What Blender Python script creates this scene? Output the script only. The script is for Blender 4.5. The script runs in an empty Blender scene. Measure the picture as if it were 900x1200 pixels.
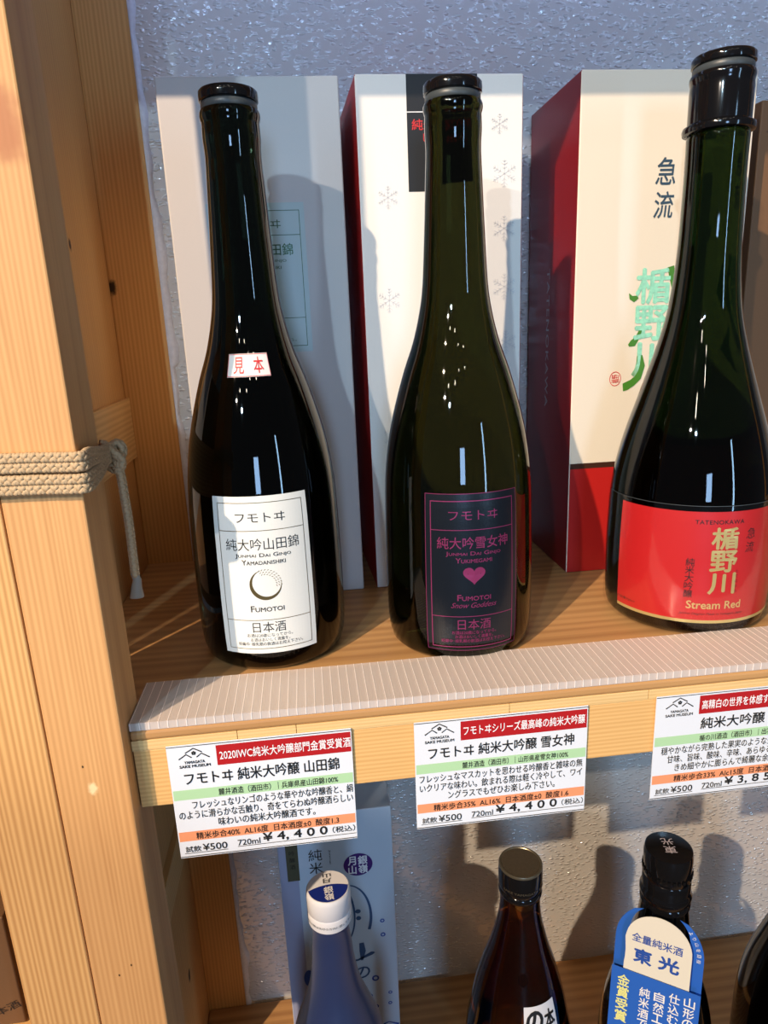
import bpy, math, random
from mathutils import Vector, Matrix
random.seed(4)
C = bpy.context.scene.collection
sc = bpy.context.scene
R = math.radians

# ------------------------------------------------------------------ camera
cd = bpy.data.cameras.new('camera'); cam = bpy.data.objects.new('camera', cd); C.objects.link(cam)
cam.location = (0, -0.3055, 0.1853)
def cam_axes(yaw, pitch, roll):
    f = Vector((math.sin(yaw), math.cos(yaw), 0)); r = Vector((math.cos(yaw), -math.sin(yaw), 0)); u = Vector((0, 0, 1))
    f2 = f*math.cos(pitch) - u*math.sin(pitch); u2 = u*math.cos(pitch) + f*math.sin(pitch)
    return r*math.cos(roll)+u2*math.sin(roll), u2*math.cos(roll)-r*math.sin(roll), f2
cr, cu, cf = cam_axes(0.1052, 0.2666, -0.0415)
cam.matrix_world = Matrix(((cr.x, cu.x, -cf.x, 0), (cr.y, cu.y, -cf.y, -0.3055), (cr.z, cu.z, -cf.z, 0.1853), (0, 0, 0, 1)))
cd.sensor_fit = 'VERTICAL'; cd.sensor_height = 24; cd.lens = 806.5/1200*24; cd.clip_start = 0.01
sc.camera = cam

# ------------------------------------------------------------------ world, lamps, exposure
sc.view_settings.view_transform = 'Standard'; sc.view_settings.look = 'None'
sc.view_settings.exposure = 0.0; sc.view_settings.gamma = 1.0; sc.view_settings.use_curve_mapping = False
w = bpy.data.worlds.new('room_ambience'); sc.world = w; w.use_nodes = True
w.node_tree.nodes['Background'].inputs[0].default_value = (0.80, 0.86, 1.0, 1)
w.node_tree.nodes['Background'].inputs[1].default_value = 0.085
def lamp(name, kind, loc, target, energy, color, **k):
    l = bpy.data.lights.new(name, kind); l.energy = energy; l.color = color
    for a, b in k.items(): setattr(l, a, b)
    o = bpy.data.objects.new(name, l); C.objects.link(o); o.location = loc
    o.rotation_euler = (Vector(target)-Vector(loc)).to_track_quat('-Z', 'Y').to_euler()
    return o
T0 = (0.05, 0.1, 0.0)
# main warm ceiling spot: crisp shadows down to the right, cut off by the shelf above
lamp('ceiling_spot_main', 'SPOT', (-1.87, -2.15, 2.02), T0, 640, (1.0, 0.76, 0.53), spot_size=R(40), spot_blend=0.5, shadow_soft_size=0.022)
# second, lower track lamp, paler
lamp('track_spot_pale', 'SPOT', (-1.50, -2.20, 1.44), (0.11, 0.15, 0.17), 115, (1.0, 0.88, 0.76), spot_size=R(13), spot_blend=0.25, shadow_soft_size=0.02)
# third, cooler lamp
lamp('track_spot_cool', 'SPOT', (-0.98, -2.2, 1.24), (0.12, 0.15, 0.17), 85, (0.55, 0.80, 1.0), spot_size=R(14), spot_blend=0.25, shadow_soft_size=0.03)
# unseen blue light added under the rear of the upper shelf for wall sparkle
lamp('added_wall_wash', 'AREA', (0.35, 0.180, 0.4600), (0.35, 0.262, 0.34), 0.30, (0.38, 0.55, 1.0), shape='RECTANGLE', size=0.95, size_y=0.02)
# tall narrow daylight window at the right behind the viewer
lamp('daylight_window', 'AREA', (1.75, -2.7, 0.35), (0.1, 0.1, 0.1), 16, (0.40, 0.68, 1.0), shape='RECTANGLE', size=0.12, size_y=1.5)
# unseen soft light added far behind the viewer for highlights on the wall
lamp('added_rear_light', 'AREA', (-0.3, -5.5, 0.45), (0.1, 0.1, 0.2), 70, (0.38, 0.62, 1.0), shape='RECTANGLE', size=0.7, size_y=1.3)
# little lamps of the ceiling track, seen as specks in the glass
for i, (x, y, z) in enumerate([(-0.9, -1.6, 1.9), (-0.3, -1.9, 2.0), (0.25, -1.7, 2.0), (0.5, -2.6, 2.0), (-0.2, -2.8, 2.1), (0.9, -2.1, 1.9), (-1.2, -2.3, 1.6), (-0.6, -2.6, 1.7)]):
    lamp('ceiling_spot_small', 'POINT', (x, y, z), T0, 3, (1.0, 0.88, 0.7), shadow_soft_size=0.035)

# ------------------------------------------------------------------ materials
def mat(name, col, rough=0.5, metal=0.0, spec=0.5, trans=0.0, ior=1.45, coat=0.0, alpha=1.0):
    m = bpy.data.materials.new(name); m.use_nodes = True
    b = m.node_tree.nodes['Principled BSDF']
    b.inputs['Base Color'].default_value = (*col, 1); b.inputs['Roughness'].default_value = rough
    b.inputs['Metallic'].default_value = metal; b.inputs['Specular IOR Level'].default_value = spec
    b.inputs['Transmission Weight'].default_value = trans; b.inputs['IOR'].default_value = ior
    b.inputs['Coat Weight'].default_value = coat; b.inputs['Coat Roughness'].default_value = 0.05
    b.inputs['Alpha'].default_value = alpha
    return m
def nodes(m): return m.node_tree.nodes, m.node_tree.links, m.node_tree.nodes['Principled BSDF']
def speckle(m, amount=0.12, scale=900, bump=0.0):
    """fine paper / paint unevenness on a plain material"""
    n, l, b = nodes(m); tc = n.new('ShaderNodeTexCoord'); t = n.new('ShaderNodeTexNoise')
    t.inputs['Scale'].default_value = scale; t.inputs['Detail'].default_value = 3
    l.new(tc.outputs['Object'], t.inputs['Vector'])
    c = b.inputs['Base Color'].default_value[:]
    mx = n.new('ShaderNodeMix'); mx.data_type = 'RGBA'
    mx.inputs[6].default_value = c; mx.inputs[7].default_value = (c[0]*(1-amount), c[1]*(1-amount), c[2]*(1-amount), 1)
    l.new(t.outputs['Fac'], mx.inputs[0]); l.new(mx.outputs[2], b.inputs['Base Color'])
    if bump:
        bp = n.new('ShaderNodeBump'); bp.inputs['Strength'].default_value = bump; bp.inputs['Distance'].default_value = 0.0002
        l.new(t.outputs['Fac'], bp.inputs['Height']); l.new(bp.outputs[0], b.inputs['Normal'])
    return m
def wood(name, light, dark, axis='Z', across='X', period=0.0022, wave=0.5, rough=0.55, knots=(), blotch=0.25, distort=3.0, bump=0.25):
    """pine: growth lines along `axis`, spaced across `across`; knots = [(x,y,z,radius,colour)] in object space"""
    m = mat(name, light, rough, spec=0.35); n, l, b = nodes(m)
    tc = n.new('ShaderNodeTexCoord')
    mp = n.new('ShaderNodeMapping'); l.new(tc.outputs['Object'], mp.inputs['Vector'])
    s = {'X': (0.03, 1, 1), 'Y': (1, 0.03, 1), 'Z': (1, 1, 0.03)}[axis]; mp.inputs['Scale'].default_value = s
    wn = n.new('ShaderNodeTexNoise'); wn.inputs['Scale'].default_value = 0.16/period; wn.inputs['Detail'].default_value = 1; l.new(mp.outputs[0], wn.inputs['Vector'])
    wa = n.new('ShaderNodeVectorMath'); wa.operation = 'MULTIPLY_ADD'; l.new(wn.outputs['Color'], wa.inputs[0]); wa.inputs[1].default_value = (period*2.4,)*3; l.new(mp.outputs[0], wa.inputs[2])
    wv = n.new('ShaderNodeTexWave'); wv.wave_type = 'BANDS'; wv.bands_direction = across
    wv.inputs['Scale'].default_value = 0.314/period; wv.inputs['Distortion'].default_value = distort
    wv.inputs['Detail'].default_value = 2; wv.inputs['Detail Scale'].default_value = 0.12
    l.new(wa.outputs[0], wv.inputs['Vector'])
    st = n.new('ShaderNodeTexNoise'); st.inputs['Scale'].default_value = 420; st.inputs['Detail'].default_value = 5
    l.new(mp.outputs[0], st.inputs['Vector'])
    bl = n.new('ShaderNodeTexNoise'); bl.inputs['Scale'].default_value = 26; bl.inputs['Detail'].default_value = 3
    l.new(mp.outputs[0], bl.inputs['Vector'])
    def madd(a, f, c0=None):
        x = n.new('ShaderNodeMath'); x.operation = 'MULTIPLY_ADD'; l.new(a, x.inputs[0]); x.inputs[1].default_value = f
        if c0 is None: x.inputs[2].default_value = 0
        else: l.new(c0, x.inputs[2])
        return x.outputs[0]
    v = madd(wv.outputs['Fac'], wave); v = madd(st.outputs['Fac'], 0.55, v); v = madd(bl.outputs['Fac'], blotch*2, v)
    mr = n.new('ShaderNodeMapRange'); mr.inputs[1].default_value = 0.35; mr.inputs[2].default_value = 0.35+wave+0.55+blotch
    l.new(v, mr.inputs[0])
    mx = n.new('ShaderNodeMix'); mx.data_type = 'RGBA'; mx.inputs[6].default_value = (*light, 1); mx.inputs[7].default_value = (*dark, 1)
    l.new(mr.outputs[0], mx.inputs[0]); out = mx.outputs[2]
    for (x, y, z, r, col) in knots:
        vs = n.new('ShaderNodeVectorMath'); vs.operation = 'SUBTRACT'; l.new(tc.outputs['Object'], vs.inputs[0]); vs.inputs[1].default_value = (x, y, z)
        nz = n.new('ShaderNodeTexNoise'); nz.inputs['Scale'].default_value = 1.2/r; l.new(tc.outputs['Object'], nz.inputs['Vector'])
        ml = n.new('ShaderNodeVectorMath'); ml.operation = 'MULTIPLY'; l.new(vs.outputs[0], ml.inputs[0])
        ml.inputs[1].default_value = {'X': (0.6, 1, 1), 'Y': (1, 0.6, 1), 'Z': (1, 1, 0.6)}[axis]
        ln = n.new('ShaderNodeVectorMath'); ln.operation = 'LENGTH'; l.new(ml.outputs[0], ln.inputs[0])
        q = madd(nz.outputs['Fac'], r*0.9, ln.outputs['Value'])
        k = n.new('ShaderNodeMapRange'); k.interpolation_type = 'SMOOTHSTEP'
        k.inputs[1].default_value = r*0.9; k.inputs[2].default_value = r*1.7; k.inputs[3].default_value = 1; k.inputs[4].default_value = 0
        l.new(q, k.inputs[0])
        m2 = n.new('ShaderNodeMix'); m2.data_type = 'RGBA'; l.new(k.outputs[0], m2.inputs[0]); l.new(out, m2.inputs[6]); m2.inputs[7].default_value = (*col, 1)
        out = m2.outputs[2]
    l.new(out, b.inputs['Base Color'])
    bp = n.new('ShaderNodeBump'); bp.inputs['Strength'].default_value = bump; bp.inputs['Distance'].default_value = 0.0003
    l.new(mr.outputs[0], bp.inputs['Height']); bp.invert = True; l.new(bp.outputs[0], b.inputs['Normal'])
    return m
DK = (0.03, 0.015, 0.006)
W_post = wood('pine_post', (0.74, 0.41, 0.165), (0.40, 0.165, 0.05), period=0.0024, wave=0.30, distort=2.0,
              knots=[(-0.113, -0.01, -0.0216, 0.0022, (0.85, 0.66, 0.36)), (-0.1159, -0.01, -0.0095, 0.0005, DK), (-0.1162, -0.01, -0.1338, 0.0005, DK),
                     (-0.1095, -0.01, -0.1283, 0.0005, DK), (-0.104, -0.01, 0.262, 0.0085, (0.45, 0.18, 0.07))])
W_post2 = wood('pine_post_coarse_grain', (0.78, 0.45, 0.175), (0.40, 0.17, 0.05), period=0.0028, wave=0.8, distort=1.0, blotch=0.15)
W_back = wood('pine_rear_post', (0.66, 0.36, 0.13), (0.42, 0.19, 0.06), across='Y', period=0.004, wave=0.4,
              knots=[(-0.141, 0.1773, 0.2413, 0.0025, DK), (-0.141, 0.2061, -0.3777, 0.004, DK)])
W_stud = wood('pine_rear_stud', (0.72, 0.40, 0.14), (0.46, 0.21, 0.06), period=0.003, wave=0.6, knots=[(-0.139, 0.2585, 0.2199, 0.0035, DK)])
W_shelf = wood('oak_shelf', (0.64, 0.36, 0.14), (0.24, 0.10, 0.035), axis='X', across='Y', period=0.010, wave=0.40, distort=9, blotch=0.5, rough=0.45)
W_edge = wood('pine_edge', (0.80, 0.55, 0.25), (0.58, 0.34, 0.12), axis='X', across='Z', period=0.002, wave=0.5)
W_rail = wood('pine_front_rail', (0.78, 0.47, 0.18), (0.58, 0.30, 0.095), axis='X', across='Z', period=0.0024, wave=0.75, distort=2.0, blotch=0.2)
W_side = wood('pine_side_rail', (0.74, 0.46, 0.19), (0.50, 0.26, 0.09), axis='Y', across='Z', period=0.004, wave=0.7)

def wall_material():
    m = mat('embossed_gloss_paint', (0.60, 0.59, 0.565), 0.14, spec=1.0, ior=1.8); n, l, b = nodes(m)
    tc = n.new('ShaderNodeTexCoord'); mp = n.new('ShaderNodeMapping'); l.new(tc.outputs['Object'], mp.inputs['Vector'])
    mp.inputs['Rotation'].default_value = (0, R(32), 0); mp.inputs['Scale'].default_value = (0.55, 1, 1.2)
    d = n.new('ShaderNodeTexNoise'); d.inputs['Scale'].default_value = 230; d.inputs['Detail'].default_value = 2; l.new(mp.outputs[0], d.inputs['Vector'])
    w_ = n.new('ShaderNodeVectorMath'); w_.operation = 'MULTIPLY_ADD'; l.new(d.outputs['Color'], w_.inputs[0]); w_.inputs[1].default_value = (0.0045,)*3; l.new(mp.outputs[0], w_.inputs[2])
    t = n.new('ShaderNodeTexVoronoi'); t.inputs['Scale'].default_value = 300; l.new(w_.outputs[0], t.inputs['Vector'])
    r = n.new('ShaderNodeMapRange'); r.interpolation_type = 'SMOOTHSTEP'; r.inputs[1].default_value = 0.12; r.inputs[2].default_value = 0.50; r.inputs[3].default_value = 1.0; r.inputs[4].default_value = 0.0
    l.new(t.outputs['Distance'], r.inputs[0])
    f = n.new('ShaderNodeTexNoise'); f.inputs['Scale'].default_value = 160; l.new(tc.outputs['Object'], f.inputs['Vector'])
    k = n.new('ShaderNodeMapRange'); k.inputs[1].default_value = 0.30; k.inputs[2].default_value = 0.48; l.new(f.outputs['Fac'], k.inputs[0])
    a = n.new('ShaderNodeMath'); a.operation = 'MULTIPLY'; l.new(r.outputs[0], a.inputs[0]); l.new(k.outputs[0], a.inputs[1])
    bp = n.new('ShaderNodeBump'); bp.inputs['Strength'].default_value = 1.0; bp.inputs['Distance'].default_value = 0.00072
    l.new(a.outputs[0], bp.inputs['Height']); l.new(bp.outputs[0], b.inputs['Normal'])
    return m
M_wall = wall_material()
M_floor = wood('floor_boards', (0.35, 0.24, 0.15), (0.2, 0.12, 0.07), axis='Y', across='X', period=0.08)
M_caulk = mat('pale_caulk', (0.78, 0.78, 0.85), 0.12); speckle(M_caulk, 0.3, 300, 1.0)
def glass(name, col, rough=0.02, ior=1.42): return mat(name, col, rough, trans=1.0, ior=ior)
G1 = glass('near_black_green_glass', (0.006, 0.010, 0.005)); G2 = glass('olive_green_glass', (0.016, 0.018, 0.004)); G3 = glass('bottle_green_glass', (0.009, 0.020, 0.003))
G_brown = glass('brown_glass', (0.22, 0.095, 0.018)); G_black = glass('black_glass', (0.003, 0.003, 0.004))
M_frost = mat('frosted_blue_glass', (0.012, 0.026, 0.098), 0.42, spec=0.5); M_frost.node_tree.nodes['Principled BSDF'].inputs['Sheen Weight'].default_value = 0.25
speckle(M_frost, 0.1, 200)
M_blackp = mat('black_gloss_plastic', (0.005, 0.005, 0.006), 0.10, coat=0.0)
M_greyp = mat('grey_seal', (0.05, 0.06, 0.065), 0.4)
M_whitep = mat('white_cap_plastic', (0.80, 0.80, 0.82), 0.35); speckle(M_whitep, 0.04)
M_capblue = mat('cap_blue_print', (0.01, 0.025, 0.22), 0.35)
M_paper = mat('white_label_paper', (0.76, 0.76, 0.71), 0.55); speckle(M_paper, 0.05, 1500)
M_card = mat('white_card_paper', (0.74, 0.76, 0.80), 0.5); speckle(M_card, 0.03, 1500)
M_red = mat('red_print', (0.42, 0.008, 0.010), 0.5); M_green = mat('pale_green_print', (0.42, 0.64, 0.36), 0.5)
M_orange = mat('orange_print', (0.80, 0.30, 0.14), 0.5); M_ink = mat('black_ink', (0.012, 0.012, 0.013), 0.5)
M_white = mat('white_ink', (0.85, 0.85, 0.85), 0.5); M_redink = mat('red_ink', (0.62, 0.03, 0.03), 0.5)
M_gold = mat('gold_foil', (0.75, 0.60, 0.24), 0.35, metal=0.55); M_darkgold = mat('dark_gold_foil', (0.20, 0.15, 0.06), 0.35, metal=0.7)
M_pink = mat('magenta_foil', (0.27, 0.035, 0.12), 0.35, metal=0.4)
M_blacklabel = mat('black_label_paper', (0.006, 0.009, 0.015), 0.30, coat=0.1); speckle(M_blacklabel, 0.3, 1800, 0.2)
M_redlabel = mat('red_label_paper', (0.56, 0.016, 0.018), 0.40, coat=0.15); speckle(M_redlabel, 0.08, 1500)
M_grey_card = mat('pearl_white_card', (0.66, 0.63, 0.60), 0.42); speckle(M_grey_card, 0.04, 1200)
M_white_card = mat('ivory_white_card', (0.80, 0.78, 0.73), 0.45); speckle(M_white_card, 0.04, 1200)
M_cream_card = mat('cream_card', (0.78, 0.70, 0.57), 0.5); speckle(M_cream_card, 0.04, 1200)
M_box_red = mat('red_card', (0.48, 0.014, 0.012), 0.42); speckle(M_box_red, 0.08, 1200)
M_box_dkred = mat('deep_red_card', (0.24, 0.006, 0.009), 0.42); speckle(M_box_dkred, 0.1, 1200)
M_kraft = mat('brown_kraft_card', (0.17, 0.085, 0.035), 0.6); speckle(M_kraft, 0.15, 900)  # brown darkened to carry the shade on the small carton
M_brownband = mat('dark_brown_band', (0.05, 0.018, 0.010), 0.4)
M_teal = mat('pale_teal_foil_panel', (0.50, 0.62, 0.60), 0.35); M_tealink = mat('dark_green_foil_ink', (0.05, 0.12, 0.05), 0.4, metal=0.3)
M_emboss = mat('pearl_emboss', (0.70, 0.70, 0.70), 0.25); M_navyink = mat('slate_blue_ink', (0.035, 0.07, 0.11), 0.5)
M_holo = mat('green_hologram_foil', (0.42, 0.80, 0.45), 0.3, metal=0.3); speckle(M_holo, 0.6, 500)
M_vine = mat('green_vine_print', (0.06, 0.22, 0.02), 0.5); M_silver = mat('silver_ink', (0.42, 0.38, 0.42), 0.4)
M_ltblue = mat('light_blue_card', (0.58, 0.67, 0.76), 0.5); speckle(M_ltblue, 0.04, 1200)
M_purple = mat('purple_print', (0.06, 0.015, 0.16), 0.45); M_blue = mat('royal_blue_ink', (0.02, 0.08, 0.38), 0.5); M_duskblue = mat('dusk_blue_ink', (0.04, 0.10, 0.22), 0.5)
M_olive = mat('dark_olive_print', (0.09, 0.085, 0.05), 0.4)
M_tagblue = mat('blue_tag_card', (0.025, 0.13, 0.55), 0.35, coat=0.15); speckle(M_tagblue, 0.05)
M_tagcream = mat('cream_tag_card', (0.76, 0.73, 0.62), 0.45); speckle(M_tagcream, 0.03)
M_yellow = mat('yellow_print', (0.80, 0.80, 0.30), 0.45)
M_olivecap = mat('dull_bronze_cap_top', (0.09, 0.07, 0.045), 0.5, metal=0.3); speckle(M_olivecap, 0.4, 500)
M_capedge = mat('worn_bronze_cap_edge', (0.22, 0.19, 0.13), 0.35, metal=0.8)
M_rope = mat('taupe_cord', (0.66, 0.46, 0.26), 0.7); speckle(M_rope, 0.5, 1500)
M_tip = mat('clear_cord_tip', (0.40, 0.33, 0.25), 0.35, trans=0.3)
def plastic_sheet():
    m = mat('clear_corrugated_plastic', (0.86, 0.76, 0.69), 0.24, trans=0.0); n, l, b = nodes(m)
    tr = n.new('ShaderNodeBsdfTransparent'); tr.inputs[0].default_value = (0.95, 0.92, 0.90, 1)
    mx = n.new('ShaderNodeMixShader'); mx.inputs[0].default_value = 0.48
    l.new(tr.outputs[0], mx.inputs[1]); l.new(b.outputs[0], mx.inputs[2]); l.new(mx.outputs[0], n['Material Output'].inputs[0]); return m
M_sheet = plastic_sheet()
M_rib = mat('milky_plastic_rib', (0.86, 0.76, 0.70), 0.35)
def film():
    m = mat('clear_wrap_film', (1, 1, 1), 0.08); n, l, b = nodes(m)
    tr = n.new('ShaderNodeBsdfTransparent'); tr.inputs[0].default_value = (0.97, 0.97, 0.97, 1); gl = n.new('ShaderNodeBsdfGlossy'); gl.inputs['Roughness'].default_value = 0.12
    tc = n.new('ShaderNodeTexCoord'); mp = n.new('ShaderNodeMapping'); mp.inputs['Scale'].default_value = (1, 1, 0.4); t = n.new('ShaderNodeTexNoise'); t.inputs['Scale'].default_value = 40
    bp = n.new('ShaderNodeBump'); bp.inputs['Distance'].default_value = 0.002; bp.inputs['Strength'].default_value = 0.6
    l.new(tc.outputs['Object'], mp.inputs[0]); l.new(mp.outputs[0], t.inputs['Vector']); l.new(t.outputs['Fac'], bp.inputs['Height']); l.new(bp.outputs[0], gl.inputs['Normal'])
    mx = n.new('ShaderNodeMixShader'); mx.inputs[0].default_value = 0.07
    l.new(tr.outputs[0], mx.inputs[1]); l.new(gl.outputs[0], mx.inputs[2]); l.new(mx.outputs[0], n['Material Output'].inputs[0]); return m
M_film = film()

# ------------------------------------------------------------------ object helpers
def tag(o, label=None, cat=None, group=None, kind=None):
    if label: o['label'] = label
    if cat: o['category'] = cat
    if group: o['group'] = group
    if kind: o['kind'] = kind
    return o
def thing(name, label, cat, loc=(0, 0, 0), group=None):
    o = bpy.data.objects.new(name, None); o.empty_display_size = 0.02; C.objects.link(o); o.location = loc
    return tag(o, label, cat, group)
def origin(p):
    v = Vector((0, 0, 0))
    while p is not None: v += p.location; p = p.parent
    return v
def mesh(name, verts, faces, m, parent=None, smooth=False, bevel=0, seg=2, sharp=35):
    """verts in world coordinates; stored relative to the parent's place"""
    o0 = origin(parent)
    me = bpy.data.meshes.new(name); me.from_pydata([Vector(v)-o0 for v in verts], [], faces)
    ms = m if isinstance(m, (list, tuple)) else [m]
    for x in ms: me.materials.append(x)
    if smooth: me.polygons.foreach_set('use_smooth', [True]*len(me.polygons))
    me.update(); me.validate()
    o = bpy.data.objects.new(name, me); C.objects.link(o); o.parent = parent
    if smooth and sharp: me.set_sharp_from_angle(angle=R(sharp))
    if bevel:
        b = o.modifiers.new('bevel', 'BEVEL'); b.width = bevel; b.segments = seg; b.limit_method = 'ANGLE'
    return o
def boxv(x0, x1, y0, y1, z0, z1):
    v = [(x0, y0, z0), (x1, y0, z0), (x1, y1, z0), (x0, y1, z0), (x0, y0, z1), (x1, y0, z1), (x1, y1, z1), (x0, y1, z1)]
    f = [(0, 3, 2, 1), (4, 5, 6, 7), (0, 1, 5, 4), (1, 2, 6, 5), (2, 3, 7, 6), (3, 0, 4, 7)]
    return v, f
def box(name, d, m, parent=None, bevel=0.0005, seg=2):
    v, f = boxv(*d); return mesh(name, v, f, m, parent, bevel=bevel, seg=seg)
def lathe(name, prof, c, m, parent=None, n=96, a0=0.0, a1=360.0, caps=True, smooth=True, sharp=40):
    """prof = [(r, z)] bottom to top"""
    full = abs(a1-a0) >= 359.9; k = n if full else n+1; vs = []; fs = []
    for (r, z) in prof:
        for i in range(k):
            a = R(a0+(a1-a0)*i/n); vs.append((c[0]+r*math.sin(a), c[1]-r*math.cos(a), c[2]+z))
    for j in range(len(prof)-1):
        for i in range(n):
            a, b = j*k+i, j*k+(i+1) % k
            fs.append((a, b, b+k, a+k))
    if full and caps:
        fs.append(tuple(reversed(range(k)))); fs.append(tuple(range((len(prof)-1)*k, len(prof)*k)))
    return mesh(name, vs, fs, m, parent, smooth=smooth, sharp=sharp)
def interp(prof, z):
    p = sorted(((z_, r_) for r_, z_ in prof))
    if z <= p[0][0]: return p[0][1]
    for (z0, r0), (z1, r1) in zip(p, p[1:]):
        if z <= z1: return r0+(r1-r0)*(z-z0)/max(z1-z0, 1e-9)
    return p[-1][1]
def smoothprof(pts, n=70):
    """monotone-ish Catmull-Rom through (r,z) points"""
    out = []; P = [pts[0]]+list(pts)+[pts[-1]]
    per = max(2, n//(len(pts)-1))
    for i in range(1, len(P)-2):
        for j in range(per):
            t = j/per; q = []
            for k in (0, 1):
                p0, p1, p2, p3 = P[i-1][k], P[i][k], P[i+1][k], P[i+2][k]
                q.append(0.5*((2*p1)+(-p0+p2)*t+(2*p0-5*p1+4*p2-p3)*t*t+(-p0+3*p1-3*p2+p3)*t**3))
            out.append(tuple(q))
    out.append(pts[-1]); return out

# ------------------------------------------------------------------ flat print (2-D shapes in metres, mapped to a plane or round a bottle)
_tc = bpy.data.curves.new('type', 'FONT'); _to = bpy.data.objects.new('type', _tc); C.objects.link(_to); _tc.resolution_u = 3
_cache = {}
def glyphs(s, weight=0.0, shear=0.0, caps=False, spacing=1.0):
    key = (s, weight, shear, caps, spacing)
    if key in _cache: return _cache[key]
    _tc.body = s; _tc.offset = weight; _tc.shear = shear; _tc.small_caps_scale = 0.72; _tc.space_character = spacing
    for f in _tc.body_format: f.use_small_caps = caps
    dg = bpy.context.evaluated_depsgraph_get(); dg.update()
    me = bpy.data.meshes.new_from_object(_to.evaluated_get(dg))
    vs = [(v.co.x, v.co.y) for v in me.vertices]; fs = [tuple(p.vertices) for p in me.polygons]
    bpy.data.meshes.remove(me); _cache[key] = (vs, fs); return vs, fs
class Print:
    def __init__(s): s.v = []; s.f = []
    def add(s, vs, fs, layer=0):
        k = len(s.v); s.v += [(p[0], p[1], layer) for p in vs]; s.f += [tuple(i+k for i in f) for f in fs]
    def text(s, t, cx, cy, w=None, h=None, weight=0.0, shear=0.0, caps=False, rot=0.0, left=False, spacing=1.0):
        """centred on (cx,cy), fitted to width w and/or height h"""
        vs, fs = glyphs(t, 0.0, shear, caps, spacing)
        if not vs: return
        x0, x1 = min(p[0] for p in vs), max(p[0] for p in vs); y0, y1 = min(p[1] for p in vs), max(p[1] for p in vs)
        sx = w/(x1-x0) if w else None; sy = h/(y1-y0) if h else None
        sx = sx or sy; sy = sy or sx; a = R(rot); o = []
        for x, y in vs:
            X = (x-(x0 if left else (x0+x1)/2))*sx; Y = (y-(y0+y1)/2)*sy
            o.append((cx+X*math.cos(a)-Y*math.sin(a), cy+X*math.sin(a)+Y*math.cos(a)))
        if weight < 0.003: s.add(o, fs); return
        d = (weight*0.7+0.003)*min(sx, sy)
        for i, (dx, dy) in enumerate(((d, 0), (-d, 0), (0, d), (0, -d))): s.add([(p[0]+dx, p[1]+dy) for p in o], fs, i)
    def column(s, t, cx, top, size, pitch=1.12, weight=0.0, shear=0.0, w=None):
        for i, ch in enumerate(t): s.text(ch, cx, top-size/2-i*size*pitch, h=size if ch not in 'ー一・' else None, w=(w or size) , weight=weight, shear=shear)
    def rect(s, x0, x1, y0, y1, nx=1, ny=1):
        vs = [(x0+(x1-x0)*i/nx, y0+(y1-y0)*j/ny) for j in range(ny+1) for i in range(nx+1)]
        s.add(vs, [(j*(nx+1)+i, j*(nx+1)+i+1, (j+1)*(nx+1)+i+1, (j+1)*(nx+1)+i) for j in range(ny) for i in range(nx)])
    def frame(s, x0, x1, y0, y1, t, n=16):
        s.rect(x0, x1, y0, y0+t, n); s.rect(x0, x1, y1-t, y1, n); s.rect(x0, x0+t, y0+t, y1-t, 1, n); s.rect(x1-t, x1, y0+t, y1-t, 1, n)
    def stroke(s, pts, widths, closed=False):
        n = len(pts); vs = []; fs = []
        if not hasattr(widths, '__len__'): widths = [widths]*n
        for i, (x, y) in enumerate(pts):
            a = pts[(i-1) % n] if (closed or i > 0) else pts[i]; b = pts[(i+1) % n] if (closed or i < n-1) else pts[i]
            dx, dy = b[0]-a[0], b[1]-a[1]; L = math.hypot(dx, dy) or 1; hw = widths[i]/2
            vs += [(x-dy/L*hw, y+dx/L*hw), (x+dy/L*hw, y-dx/L*hw)]
        for i in range(n if closed else n-1):
            j = (i+1) % n; fs.append((2*i, 2*i+1, 2*j+1, 2*j))
        s.add(vs, fs)
    def disc(s, cx, cy, rx, ry=None, n=28, hole=0.0):
        ry = ry or rx
        if hole:
            vs = [(cx+k*rx*math.cos(2*math.pi*i/n), cy+k*ry*math.sin(2*math.pi*i/n)) for k in (1, hole) for i in range(n)]
            s.add(vs, [(i, (i+1) % n, n+(i+1) % n, n+i) for i in range(n)])
        else:
            s.add([(cx+rx*math.cos(2*math.pi*i/n), cy+ry*math.sin(2*math.pi*i/n)) for i in range(n)], [tuple(range(n))])
    def build(s, name, fn, m, parent, label=None, cut=None):
        if cut is not None: pass
        vs = []; e = 1e-4
        for x, y, k in s.v:
            p = fn(x, y)
            if k: p = p+(fn(x+e, y)-p).cross(fn(x, y+e)-p).normalized()*(k*0.00003)
            vs.append(p)
        o = mesh(name, vs, s.f, m, parent)
        if label: o['label'] = label
        return o
def plane(o, U=(1, 0, 0), V=(0, 0, 1), off=0.0):
    o = Vector(o); U = Vector(U).normalized(); V = Vector(V).normalized(); N = U.cross(V)
    return lambda x, y: o+U*x+V*y+N*off
def wrap(c, rf, ang0=0.0, off=0.0002):
    """(x,y) in metres round a bottle; x=0 at angle ang0 (deg, 0 faces the viewer, + to the right), y=height; arc measured on the widest radius"""
    r0 = max(rf(z/100) for z in range(2, 10))
    def fn(x, y):
        a = R(ang0)+x/r0; r = rf(y)+off; return Vector((c[0]+r*math.sin(a), c[1]-r*math.cos(a), c[2]+y))
    return fn

# ------------------------------------------------------------------ the setting
v, f = boxv(-1.6, 1.9, 0.262, 0.36, -1.25, 1.6)
tag(mesh('wall_back', v, f, M_wall), 'grey embossed wall behind the shelving', kind='structure')
v, f = boxv(-3, 3, -3.5, 0.36, -1.33, -1.25)
tag(mesh('floor', v, f, M_floor), 'wooden floor', kind='structure')
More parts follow.
